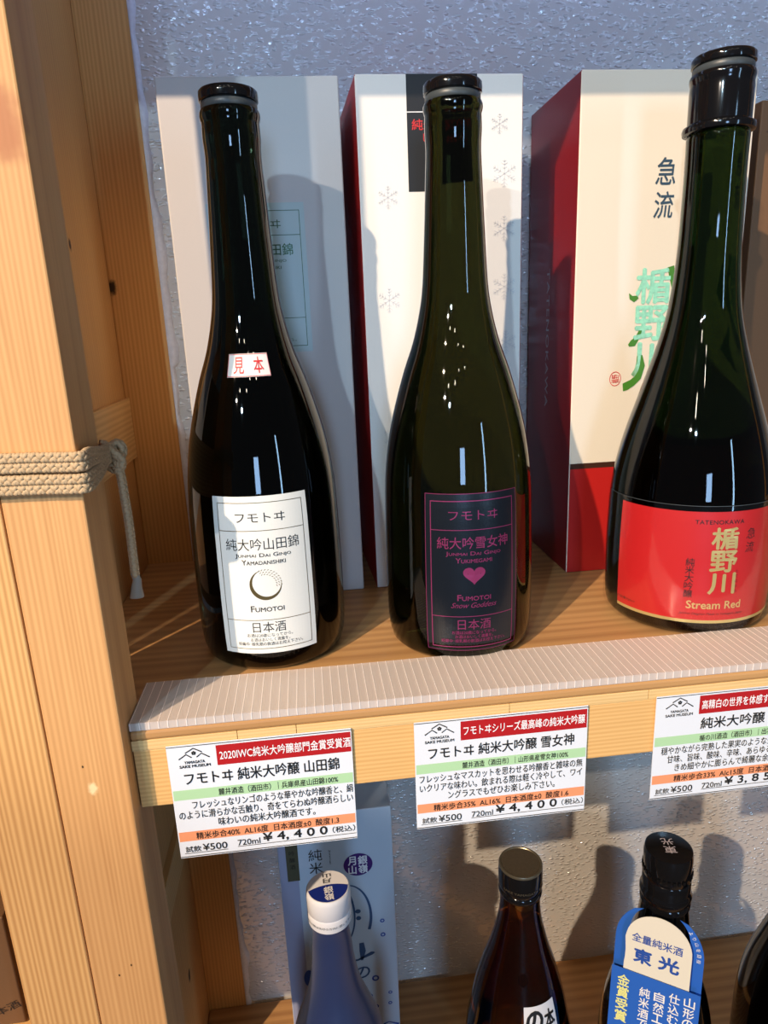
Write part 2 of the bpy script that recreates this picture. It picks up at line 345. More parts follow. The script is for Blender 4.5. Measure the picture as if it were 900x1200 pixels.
# wavy sealant line between stud and wall
def caulk():
    vs = []; fs = []; N = 260
    for i in range(N+1):
        z = -0.485+0.925*i/N
        wob = 0.0007*math.sin(z*190)+0.0006*math.sin(z*77+1)+random.uniform(-.0003, .0003)
        x = -0.1035; wd = 0.0034+wob+(0.0022 if 0.16 < z < 0.27 else 0)+(0.004*math.exp(-((z+0.43)/0.02)**2))
        vs += [(x, 0.2585, z), (x+wd*0.35, 0.2578, z), (x+wd, 0.2605, z), (x+wd+0.0012, 0.2635, z)]
    for i in range(N):
        for k in range(3): a = i*4+k; fs.append((a, a+1, a+5, a+4))
    return mesh('trim_1', vs, fs, M_caulk, smooth=True, sharp=0)
tag(caulk(), 'pale wavy sealant line between rear stud and wall', kind='structure')

# ------------------------------------------------------------------ shelving unit
unit = thing('shelving_unit', 'pine shelving frame with oak shelves standing against the grey wall', 'shelf', (0, 0, 0))
XR = 0.86
def post(x0, x1, m, name='front_post'): return box(name, (x0, x1, -0.010, 0.022, -1.25, 1.0), m, unit, 0.0009)
post(-0.1297, -0.0962, W_post); post(-0.1645, -0.1301, W_post2)
post(XR, XR+0.034, W_post2); post(XR+0.0345, XR+0.069, W_post)
box('rear_post', (-0.1740, -0.1410, 0.160, 0.2600, -1.25, 1.0), W_back, unit)
box('rear_stud', (-0.1409, -0.1035, 0.2585, 0.2619, -1.25, 1.0), W_stud, unit, 0.0006)
box('rear_stud', (XR, XR+0.035, 0.2585, 0.2619, -1.25, 1.0), W_stud, unit, 0.0006)
box('side_rail', (-0.1409, -0.1372, 0.030, 0.2583, 0.0905, 0.1375), W_side, unit, 0.0006)
box('side_rail', (-0.1409, -0.1330, 0.024, 0.2583, -0.258, -0.226), W_side, unit, 0.0006)
box('side_rail', (-0.1409, -0.1380, 0.024, 0.2583, -0.2255, -0.043), W_back, unit, 0.0006)
for top in (0.0, -0.482, 0.48):
    x0 = -0.0960
    vs = [(x0, 0, 0), (XR, 0, 0), (XR, 0.2583, 0), (-0.1405, 0.2583, 0), (-0.1405, 0.0225, 0), (x0, 0.0225, 0)]
    n = len(vs); t = 0.0052
    V = [(x, y, top-t) for x, y, z in vs]+[(x, y, top) for x, y, z in vs]
    F = [tuple(reversed(range(n))), tuple(range(n, 2*n))]+[(i, (i+1) % n, n+(i+1) % n, n+i) for i in range(n)]
    mesh('shelf_board', V, F, W_shelf, unit, bevel=0.0016, seg=3)
    # pale lower ply of finger-jointed staves
    cuts = [x0, -0.045, -0.016, 0.093, 0.168, 0.30, 0.43, 0.58, 0.70, XR]
    for a, b in zip(cuts, cuts[1:]):
        box('edge_stave', (a+0.0001, b-0.0001, random.uniform(0.0001, 0.0004), 0.030, top-0.0108, top-t-0.0001), W_edge, unit, 0.0003)
    box('back_ply', (x0, XR, 0.0302, 0.258, top-0.0108, top-t-0.0001), W_edge, unit, 0)
    box('front_rail', (x0+0.0003, XR, 0.0008, 0.0195, top-0.0433, top-0.0110), W_rail, unit, 0.0007)

# ------------------------------------------------------------------ corrugated plastic strip
strip = thing('plastic_strip', 'clear corrugated plastic strip lying along the front edge of the upper shelf', 'plastic strip', (-0.0965, 0.0, 0.0))
sx0, sx1 = -0.0957, 0.80
def slab(z0, z1, name):
    vs, fs = boxv(sx0, sx1, 0.0004, 0.0405, z0, z1); return mesh(name, vs, fs, M_sheet, strip)
slab(0.0002, 0.0005, 'bottom_skin'); slab(0.0041, 0.0044, 'top_skin')
vs, fs = boxv(sx0, sx1, 0.0003, 0.0006, 0.0005, 0.0041); mesh('front_skin', vs, fs, M_sheet, strip)
rib0 = None; x = sx0+0.0004; k = 0
while x < sx1:
    if rib0 is None:
        vs, fs = boxv(sx0+0.0004, sx0+0.00078, 0.00015, 0.0406, 0.00055, 0.00443); rib0 = mesh('rib', vs, fs, M_rib, strip); r_ = rib0
    else:
        r_ = rib0.copy(); C.objects.link(r_); r_.parent = strip; r_.location.x = x-sx0-0.0004
    x += 0.00445; k += 1

# ------------------------------------------------------------------ rope
rope = thing('rope', 'taupe braided cord wound four times round the pine post and knotted', 'rope', (-0.13, -0.012, 0.124))
def braid(path, rad, strands=3, pitch=0.0095, sr=0.00115, step=0.0005, closed=False):
    """two families of counter-wound strands round a path"""
    P = [Vector(p) for p in path]; L = [0.0]
    for a, b in zip(P, P[1:]): L.append(L[-1]+(b-a).length)
    tot = L[-1]; N = max(8, int(tot/step)); pts = []
    j = 0
    for i in range(N+1):
        s = tot*i/N
        while j < len(L)-2 and L[j+1] < s: j += 1
        t = (s-L[j])/max(L[j+1]-L[j], 1e-9); p0, p1 = P[j], P[j+1]
        m0 = P[j-1] if j else p0; m3 = P[j+2] if j+2 < len(P) else p1
        pts.append(0.5*((2*p0)+(-m0+p1)*t+(2*m0-5*p0+4*p1-m3)*t*t+(-m0+3*p0-3*p1+m3)*t**3))
    vs = []; fs = []; up = Vector((0.13, -0.3, 1)).normalized(); frames = []
    n0 = None
    for i in range(N+1):
        tg = (pts[min(i+1, N)]-pts[max(i-1, 0)]).normalized()
        if n0 is None: n0 = up-tg*up.dot(tg); n0.normalize()
        n0 = (n0-tg*n0.dot(tg)).normalized(); frames.append((pts[i], n0.copy(), tg.cross(n0)))
    K = 5
    for sgn in (1, -1):
        for q in range(strands):
            base = len(vs)
            cen = []
            for i in range(N+1):
                s = tot*i/N; a = sgn*2*math.pi*s/pitch+2*math.pi*q/strands
                wv = math.sin(sgn*a*strands/1.0+(0 if sgn > 0 else math.pi))
                rr = rad-sr*0.9+wv*sr*0.45
                p, n_, b_ = frames[i]; cen.append(p+n_*rr*math.cos(a)+b_*rr*math.sin(a))
            for i in range(N+1):
                tg = (cen[min(i+1, N)]-cen[max(i-1, 0)]).normalized(); u = (cen[i]-frames[i][0]).normalized(); u = (u-tg*u.dot(tg)).normalized(); w_ = tg.cross(u)
                for k in range(K):
                    a = 2*math.pi*k/K; vs.append(cen[i]+u*sr*0.75*math.cos(a)+w_*sr*1.2*math.sin(a))
            for i in range(N):
                for k in range(K):
                    fs.append((base+i*K+k, base+i*K+(k+1) % K, base+(i+1)*K+(k+1) % K, base+(i+1)*K+k))
    # core
    base = len(vs)
    for i in range(0, N+1, 3):
        p, n_, b_ = frames[i]
        for k in range(8): a = 2*math.pi*k/8; vs.append(p+(n_*math.cos(a)+b_*math.sin(a))*(rad-sr*2.0))
    M = len(range(0, N+1, 3))
    for i in range(M-1):
        for k in range(8): fs.append((base+i*8+k, base+i*8+(k+1) % 8, base+(i+1)*8+(k+1) % 8, base+(i+1)*8+k))
    return vs, fs
kx, ky, kz = -0.0915, 0.0285, 0.1300
for i, z in enumerate((0.1393, 0.1351, 0.1300, 0.1258)):
    rr = 0.0022
    zk = kz+(1.5-i)*0.0016+0.0025
    path = [(-0.1685, 0.0245, z+0.001), (-0.1676, 0.0, z), (-0.1672, -0.0105, z), (-0.163, -0.0130, z), (-0.15, -0.0130, z-0.0002), (-0.13, -0.0130, z-0.0006), (-0.112, -0.0130, z-0.0010),
            (-0.099, -0.0130, z-0.0016), (-0.0938, -0.0124, z-0.0016), (-0.0932, -0.006, z-0.0012), (-0.0932, 0.008, (z+zk)/2-0.001), (-0.0932, 0.019, zk), (kx, ky, zk)]
    vs, fs = braid(path, rr); mesh('cord_turn', vs, fs, M_rope, rope, smooth=True, sharp=0)
    # around the back of the post
    vs, fs = braid([(-0.1685, 0.0245, z+0.001), (-0.15, 0.0255, z+0.001), (-0.12, 0.0256, zk), (-0.098, 0.0262, zk), (kx, ky, zk)], rr, step=0.0012); mesh('cord_turn', vs, fs, M_rope, rope, smooth=True, sharp=0)
kp = []
for i in range(15):
    a = i/14*2*math.pi*1.5; kp.append((kx+0.0012+0.0036*math.sin(a)*0.8, ky-0.003-0.0028*math.cos(a*0.5), kz+0.0046*math.cos(a)+0.0005*i-0.003))
vs, fs = braid(kp, 0.0021); mesh('knot', vs, fs, M_rope, rope, smooth=True, sharp=0)
kp = [(kx-0.004, ky-0.003, kz+0.007), (kx+0.001, ky-0.0065, kz+0.0035), (kx+0.0045, ky-0.006, kz-0.001), (kx+0.001, ky-0.005, kz-0.0055), (kx-0.003, ky-0.003, kz-0.003)]
vs, fs = braid(kp, 0.0021); mesh('knot', vs, fs, M_rope, rope, smooth=True, sharp=0)
tp = [(kx+0.001, ky-0.004, kz-0.002), (kx+0.0026, ky-0.0050, kz-0.008), (-0.0888, 0.0245, 0.112), (-0.0885, 0.0245, 0.098), (-0.0888, 0.0246, 0.084), (-0.0890, 0.0247, 0.0715)]
vs, fs = braid(tp, 0.0021); mesh('tail', vs, fs, M_rope, rope, smooth=True, sharp=0)
tipo = lathe('sealed_tip', [(0.0010, 0.0596), (0.0034, 0.0597), (0.0034, 0.0602), (0.0026, 0.0650), (0.0021, 0.0690), (0.0019, 0.0722), (0.0004, 0.0724)], (-0.0890, 0.0247, 0), M_tip, rope, n=14)
tipo['label'] = 'clear flared sealed end of the cord'
for v_ in tipo.data.vertices: v_.co.x += 0.0008*math.sin(v_.co.z*900); v_.co.y = v_.co.y*0.6+0.4*(0.0247+0.012)

# ------------------------------------------------------------------ bottles of the upper shelf
body = smoothprof([(0.0430, 0.018), (0.0432, 0.041), (0.0428, 0.070), (0.0421, 0.0939), (0.0406, 0.111), (0.0379, 0.1273), (0.0340, 0.1432), (0.0292, 0.1593), (0.0238, 0.1745), (0.0200, 0.1894),
                   (0.0177, 0.2045), (0.0160, 0.2329), (0.0149, 0.2560), (0.0143, 0.2700), (0.0147, 0.2790), (0.0145, 0.2860)])
P12 = [(0.020, 0.0006), (0.034, 0.0002), (0.0385, 0.0012), (0.0410, 0.004), (0.0424, 0.010)]+body+[(0.0148, 0.2868), (0.0152, 0.2885), (0.0152, 0.2900), (0.0146, 0.2915)]
def stopper(c, p, z0=0.2915, top=0.3006, r=0.0149):
    lathe('seal_ring', [(r-0.0012, z0+0.0001), (r-0.0008, z0+0.0006), (r-0.0008, z0+0.0030), (r-0.0012, z0+0.0035)], c, M_greyp, p, n=64)['label'] = 'grey seal under the stopper'
    h = top-z0-0.0036
    lathe('stopper', [(r-0.0010, z0+0.0036), (r-0.0001, z0+0.0042), (r, z0+0.0036+h*0.5), (r-0.0001, top-0.0008), (r-0.0008, top), (0.004, top+0.0001)], c, M_blackp, p, n=64)
rf12 = lambda z: interp(P12, z)
G_B = 'dark dai-ginjo bottles on the upper shelf'

def framed(p, hw, z0, z1, zt, zb, m, fn, parent, name='frame_lines', t=0.00035, label=None):
    q = Print(); q.frame(-hw, hw, z0, z1, t); q.rect(-hw, hw, zt-t/2, zt+t/2, 16); q.rect(-hw, hw, zb-t/2, zb+t/2, 16); q.build(name, fn, m, parent, label)

# bottle one: white label, red sample sticker
c1 = (-0.0283, 0.0887, 0.0)
b1 = thing('sake_bottle', 'near-black bottle with a cream-white label and a red-lettered sticker on its shoulder', 'bottle', c1, G_B)
lathe('glass_body', P12, c1, G1, b1, n=128); stopper(c1, b1)
def label_text(P, z0, z1, lines):
    for (t, v, w_, h_, kw) in lines: P.text(t, kw.pop('x', 0), z1-(z1-z0)*v, w_, h_, **kw)
fn = lambda o: wrap(c1, rf12, 0, o)
lp = Print(); lp.rect(-0.0268, 0.0268, 0.0128, 0.1017, 30, 12); lp.build('label', fn(0.00012), M_paper, b1, 'cream-white paper label')
z0, z1 = 0.0128, 0.1017
q = Print(); hw = 0.0238
q.frame(-hw, hw, z0+0.0028, z1-0.0033, 0.00035); q.rect(-hw, hw, z1-0.0889*0.208-.00018, z1-0.0889*0.208+.00018, 16); q.rect(-hw, hw, z1-0.0889*0.775-.00018, z1-0.0889*0.775+.00018, 16)
q.build('frame_lines', fn(0.0002), M_darkgold, b1, 'thin dark gold frame lines')
q = Print()
common = [('フモトヰ', .125, .0272, .0052, dict(weight=0.0)), ]
label_text(q, z0, z1, [('フモトヰ', .128, .0268, .0050, {}), ('純大吟山田錦', .292, .0400, .0066, dict(weight=-.004)), ('Junmai Dai Ginjo', .362, .0300, .0028, dict(caps=True, weight=.008)),
    ('Yamadanishiki', .402, .0235, .0028, dict(caps=True, weight=.008)), ('Fumotoi', .700, .0180, .0034, dict(caps=True, weight=.012)), ('日本酒', .822, .0180, .0062, dict(weight=-.006)),
    ('お酒は20歳になってから。', .876, .0250, .0021, {}), ('お酒はおいしく適量を。', .905, .0215, .0021, {}), ('妊娠中･授乳期の飲酒はお控え下さい。', .934, .0360, .0021, {})])
q.build('lettering', fn(0.00022), M_ink, b1)
# crescent with rice-ear dashes
q = Print(); cz = z1-(z1-z0)*0.548; N = 60; R0 = 0.0086; vs = []; fs = []
for i in range(N+1):
    a = R(100+i/N*275); t = math.sin(math.pi*i/N)**1.3*0.0021+0.00006
    vs += [(R0*math.cos(a), cz+R0*math.sin(a)), ((R0-t)*math.cos(a), cz+(R0-t)*math.sin(a))]
for i in range(N): fs.append((2*i, 2*i+1, 2*i+3, 2*i+2))
q.add(vs, fs)
for k, rr in enumerate((0.0060, 0.0073, 0.0086)):
    for i in range(9+k):
        a = R(105-i*(112/(8+k))+k*3); p = (rr*math.cos(a), cz+rr*math.sin(a)); d = a-R(55); e = 0.0006
        q.stroke([(p[0]-e*math.cos(d), p[1]-e*math.sin(d)), p, (p[0]+e*math.cos(d), p[1]+e*math.sin(d))], [0.00008, 0.0004, 0.00012])
q.build('crescent_emblem', fn(0.00022), M_darkgold, b1, 'gold and black crescent of rice ears')
# sticker
lp = Print(); lp.rect(-0.0176, 0.0176, 0.1618, 0.1734, 24, 6); lp.build('sticker', fn(0.00015), M_paper, b1, 'small white sticker with red characters')
q = Print(); q.frame(-0.0174, 0.0174, 0.1620, 0.1732, 0.0003); q.text('見', -0.0080, 0.1676, h=0.0082, weight=0.01); q.text('本', 0.0085, 0.1676, h=0.0080, weight=0.01)
q.build('lettering', fn(0.00028), M_redink, b1, 'red characters and red border')

# bottle two: black label with magenta foil
c2 = (0.0841, 0.0782, 0.0)
b2 = thing('sake_bottle', 'olive-green glass bottle with a black label, magenta foil lettering and a pink heart', 'bottle', c2, G_B)
lathe('glass_body', P12, c2, G2, b2, n=128); stopper(c2, b2)
fn = lambda o: wrap(c2, rf12, -1.0, o)
z0, z1 = 0.0095, 0.0982
lp = Print(); lp.rect(-0.0268, 0.0268, z0-0.001, z1, 30, 12); lp.build('label', fn(0.00012), M_blacklabel, b2, 'black paper label')
# the reverse of the label darkens the glass just above it
q = Print(); q.frame(-0.0268, 0.0268, z0-0.001, z1, 0.0003); hw = 0.0238
q.frame(-hw, hw, z0+0.0012, z1-0.0038, 0.0005); q.rect(-hw, hw, z1-0.0889*0.222-.0002, z1-0.0889*0.222+.0002, 16); q.rect(-hw, hw, z1-0.0889*0.775-.0002, z1-0.0889*0.775+.0002, 16)
q.build('frame_lines', fn(0.0002), M_pink, b2, 'magenta foil frame lines')
q = Print()
label_text(q, z0, z1, [('フモトヰ', .132, .0272, .0050, {}), ('純大吟雪女神', .302, .0400, .0066, dict(weight=.004)), ('Junmai Dai Ginjo', .372, .0305, .0028, dict(caps=True, weight=.012)),
    ('Yukimegami', .412, .0200, .0028, dict(caps=True, weight=.012)), ('Fumotoi', .652, .0185, .0034, dict(caps=True, weight=.014)), ('Snow Goddess', .702, .0255, .0030, dict(shear=.45)),
    ('日本酒', .830, .0185, .0062, {}), ('お酒は20歳になってから。', .884, .0250, .0021, dict(weight=.01)), ('お酒はおいしく適量を。', .912, .0215, .0021, dict(weight=.01)), ('妊娠中･授乳期の飲酒はお控え下さい。', .941, .0370, .0021, dict(weight=.01))])
q.build('lettering', fn(0.00022), M_pink, b2, 'magenta foil lettering')
q = Print(); pts = []
for i in range(48):
    t = 2*math.pi*i/48; pts.append((0.0061/16*16*math.sin(t)**3, z1-(z1-z0)*0.505+0.0059/17*(13*math.cos(t)-5*math.cos(2*t)-2*math.cos(3*t)-math.cos(4*t))))
cc = (0, z1-(z1-z0)*0.51); q.add([cc]+pts, [(0, 1+i, 1+(i+1) % 48) for i in range(48)])
q.build('heart_emblem', fn(0.00022), M_pink, b2, 'magenta foil heart')

# bottle three: red label, clear wrap
c3 = (0.2340, 0.0881, 0.0)
body3 = smoothprof([(0.0480, 0.015), (0.0483, 0.040), (0.0480, 0.060), (0.0470, 0.0819), (0.0440, 0.1002), (0.0396, 0.1176), (0.0343, 0.1346), (0.0290, 0.1518), (0.0242, 0.1681), (0.0204, 0.184),
                    (0.0183, 0.2001), (0.0171, 0.2154), (0.0165, 0.2304), (0.0160, 0.2600), (0.0162, 0.2775)])
P3 = [(0.020, 0.0006), (0.040, 0.0002), (0.0445, 0.0012), (0.0468, 0.004), (0.0477, 0.009)]+body3+[(0.0160, 0.2778)]
rf3 = lambda z: interp(P3, z)
b3 = thing('sake_bottle', 'broad green glass bottle with a red label and gold characters under clear film', 'bottle', c3, G_B)
lathe('glass_body', P3, c3, G3, b3, n=128)
lathe('capsule', [(0.0170, 0.2779), (0.0184, 0.2786), (0.0188, 0.2802), (0.0184, 0.2818), (0.0170, 0.2826), (0.0162, 0.2832), (0.0163, 0.2990), (0.0160, 0.3018), (0.0162, 0.3030), (0.0166, 0.3045), (0.0166, 0.3058), (0.0160, 0.3070)], c3, M_blackp, b3, n=72)['label'] = 'glossy black neck capsule with a raised ring'
stopper(c3, b3, 0.3070, 0.3155, 0.0162)
fn = lambda o: wrap(c3, rf3, 0, o); r3 = 0.0483
def A(deg): return R(deg)*r3
z0, z1 = 0.0092, 0.0765
lp = Print(); lp.rect(A(-81), A(58), z0, z1, 70, 10); lp.build('label', fn(0.00012), M_redlabel, b3, 'wide red paper label')
q = Print(); q.rect(A(-81), A(58), z0, z0+0.0019, 70, 1); q.build('gold_edge', fn(0.0002), M_gold, b3, 'gold stripe along the foot of the label')
q = Print(); q.text('TATENOKAWA', A(-9.5), 0.0706, w=A(32.5), h=0.0024, weight=.01, spacing=1.1)
q.column('純米大吟醸', A(-27), 0.0492, 0.0047, 1.03, weight=.008); q.column('急流', A(13), 0.0660, 0.0062, 1.30, weight=-.004, shear=.15)
q.text('内容量720ml', A(-72), 0.0155, w=A(17), h=0.0018); q.text('Junmai Daiginjo Made in Yamagata, Japan', A(-10), 0.0150, w=A(44), h=0.0018, shear=.3)
q.column('たてのかわ', A(4.5), 0.0420, 0.0017, 1.8)
q.build('lettering', fn(0.00022), M_ink, b3, 'black lettering')
q = Print(); q.column('楯野川', A(-5.5), 0.0672, 0.0124, 1.09, weight=.035, w=0.0150); q.text('Stream Red', A(-9), 0.0208, w=A(37), h=0.0048, weight=.02)
q.build('gold_lettering', fn(0.00024), M_gold, b3, 'large gold foil characters')
lathe('wrap_film', [(0.0474, 0.0015), (0.0489, 0.006), (0.0489, 0.040), (0.0486, 0.060), (0.0479, 0.0800)], c3, M_film, b3, n=96, caps=False)['label'] = 'clear shrink film round the lower bottle'
q = Print(); q.rect(A(-100), A(100), 0.0797, 0.0800, 70, 1); q.build('film_edge', fn(0.0008), M_greyp, b3)

# ------------------------------------------------------------------ gift boxes behind
G_X = 'tall gift boxes behind the bottles'
YB = 0.1615
def carton(name, label, group, x0, x1, y0, y1, zb, zt, mf, ms, rot=0.0, mt=None, front_red=None):
    """front at y0, sides may slant; each face panel is its own part"""
    t = thing(name, label, 'box', ((x0+x1)/2, (y0+y1)/2, zb), group)
    a = math.tan(rot)*(y1-y0); zb += 0.0002
    fl = [(x0, y0), (x1, y0), (x1-a, y1), (x0-a, y1)]
    th = 0.0005
    V = [(x, y, zb) for x, y in fl]+[(x, y, zt) for x, y in fl]
    F = [(0, 3, 2, 1), (4, 5, 6, 7), (0, 1, 5, 4), (1, 2, 6, 5), (2, 3, 7, 6), (3, 0, 4, 7)]
    o = mesh('carton_body', V, F, [mf, ms], t, bevel=0.0010, seg=3)
    for i, p in enumerate(o.data.polygons):
        p.material_index = 0 if i in (2, ) else 1
    return t
def lid_line(t, x0, x1, y, z, m):
    q = Print(); q.rect(x0, x1, z-0.00015, z+0.00015); q.build('lid_seam', plane((0, y, 0), off=0.0002), m, t)
g1 = carton('gift_box', 'pearl-grey gift box behind the white-labelled bottle, next to the post', G_X, -0.0755, 0.0325, YB, 0.2560, 0.0, 0.3303, M_grey_card, M_grey_card)
F1 = lambda o=0.0003: plane((0, YB, 0), off=o)
xc = -0.0232; hw = 0.0270
q = Print(); q.rect(xc-hw-0.003, xc+hw+0.003, 0.170, 0.2605); q.build('foil_panel', F1(0.0002), M_teal, g1, 'pale teal foil panel')
q = Print(); q.frame(xc-hw, xc+hw, 0.1737, 0.2562, 0.0004); q.rect(xc-hw, xc+hw, 0.2415, 0.2419); q.rect(xc-hw, xc+hw, 0.1913, 0.1917)
q.text('フモトヰ', xc, 0.2482, .0300, .0050); q.text('純大吟山田錦', xc, 0.2332, .0430, .0070, weight=.01); q.text('Junmai Dai Ginjo', xc, 0.2265, .0340, .0027, caps=True, weight=.01); q.text('Yamadanishiki', xc, 0.2228, .0270, .0025, caps=True, weight=.01)
q.text('Fumotoi', xc, 0.198, .0190, .0032, caps=True); q.text('日本酒', xc, 0.1850, .0190, .0060); q.text('お酒は20歳になってから。', xc, 0.1778, .0400, .0020)
q.build('lettering', F1(0.0003), M_tealink, g1, 'dark green foil frame and lettering')

g2 = carton('gift_box', 'ivory-white gift box with a red side and black band, behind the black-labelled bottle', G_X, 0.0422, 0.1472, YB, 0.2540, 0.0, 0.3310, M_white_card, M_box_red, rot=math.atan((0.0422-0.0385)/0.09))
q = Print(); q.rect(0.0735, 0.1178, 0.2650, 0.3308); q.build('black_panel', F1(0.0002), M_ink, g2, 'black printed band hanging from the lid')
q = Print(); q.rect(0.0735, 0.1178, 0.3098, 0.3103); q.build('white_line', F1(0.0003), M_white, g2, 'thin white line across the black band')
q = Print(); q.text('純米大吟醸', 0.0765, 0.3030, w=.036, h=.0062, weight=.01, left=True); q.text('しずく雪女神', 0.0835, 0.2958, w=.028, h=.0050, weight=.01, left=True); q.build('lettering', F1(0.0003), M_redink, g2, 'red characters')
def snow(q, cx, cy, r, t=0.0004):
    for k in range(6):
        a = R(60*k+30); ca, sa = math.cos(a), math.sin(a); q.stroke([(cx, cy), (cx+r*ca, cy+r*sa)], t)
        for f_, l_ in ((0.35, 0.22), (0.6, 0.30), (0.82, 0.18)):
            for s_ in (1, -1):
                b_ = a+s_*R(55); p = (cx+r*f_*ca, cy+r*f_*sa); q.stroke([p, (p[0]+l_*r*math.cos(b_), p[1]+l_*r*math.sin(b_))], t)
for (x, z, r) in ((0.1352, 0.2745, 0.0085), (0.1352, 0.2420, 0.0080), (0.1355, 0.2060, 0.0085), (0.132, 0.303, 0.006), (0.0585, 0.20, 0.008), (0.0600, 0.262, 0.007), (0.137, 0.170, 0.008), (0.0585, 0.11, 0.008)):
    q = Print(); snow(q, x, z, r); q.build('snowflake', F1(0.00025), M_emboss, g2, 'embossed pearl snowflake')

g3 = carton('gift_box', 'cream gift box with a red foot and dark red side lettered in silver', G_X, 0.1842, 0.3020, YB, 0.2590, 0.0, 0.3330, M_cream_card, M_box_dkred)
q = Print(); q.rect(0.1848, 0.3014, 0.0006, 0.0790); q.build('red_foot', F1(0.0002), M_box_red, g3, 'red lower part of the box front')
q = Print(); q.rect(0.1848, 0.3014, 0.0790, 0.0830); q.build('brown_band', F1(0.0002), M_brownband, g3, 'dark brown band above the red foot')
q = Print(); q.column('急流', 0.2433, 0.2822, 0.0162, 1.26, weight=.008, shear=.1, w=.0135); q.build('lettering', F1(0.0003), M_navyink, g3, 'slate-blue brushed characters')
q = Print(); q.column('楯野川', 0.2395, 0.2140, 0.0225, 1.08, weight=.03, w=.024); q.build('foil_characters', F1(0.0003), M_holo, g3, 'large green hologram foil characters')
q = Print(); q.disc(0.2155, 0.1418, 0.0042, 0.0050, hole=0.9); q.text('楯野', 0.2155, 0.1418, w=.0058, h=.0058, rot=90); q.build('seal_mark', F1(0.0003), M_redink, g3, 'small round red seal')
q = Print()
for pts, ws in ([(0.2225, 0.1985), (0.2240, 0.1958), (0.2262, 0.1948), (0.2290, 0.1960)], [.0003, .0028, .0042, .0020]), ([(0.2330, 0.1760), (0.2300, 0.1690), (0.2270, 0.1655), (0.2240, 0.1640)], [.002, .0030, .0050, .0016]), \
        ([(0.2325, 0.1570), (0.2335, 0.1500), (0.2320, 0.1420), (0.2280, 0.1385), (0.2230, 0.1360), (0.2218, 0.1330)], [.004, .0065, .005, .0050, .0060, .0004]), \
        ([(0.2510, 0.215), (0.2560, 0.195), (0.2555, 0.178), (0.2520, 0.165), (0.2500, 0.150), (0.2450, 0.132)], [.005, .003, .006, .003, .006, .008]), ([(0.262, 0.21), (0.265, 0.19), (0.262, 0.175)], [.002, .006, .001]), ([(0.2570, 0.155), (0.2640, 0.140), (0.2590, 0.120)], [.002, .007, .001]):
    q.stroke(pts, ws)
q.build('vine_print', F1(0.00035), M_vine, g3, 'printed green bean sprouts and leaves')
q = Print(); q.text('TATENOKAWA', 0, 0, w=0.1010, h=0.0058, weight=.006, rot=-90, spacing=1.15)
q.build('side_lettering', plane((0.1842, 0.2125, 0.1690), U=(0, -1, 0), off=0.0002), M_silver, g3, 'silver vertical lettering')
for o_ in [o for o in g3.children if o.name.startswith('side_lettering')]: pass

g4 = carton('gift_box', 'plain brown gift box at the right edge of the shelf, behind the red-labelled bottle', G_X, 0.3310, 0.4260, 0.1990, 0.2600, 0.0, 0.3255, M_kraft, M_kraft)
q = Print(); q.rect(0.336, 0.421, 0.305, 0.3055); q.build('lid_line', plane((0, 0.199, 0), off=0.0002), M_brownband, g4)

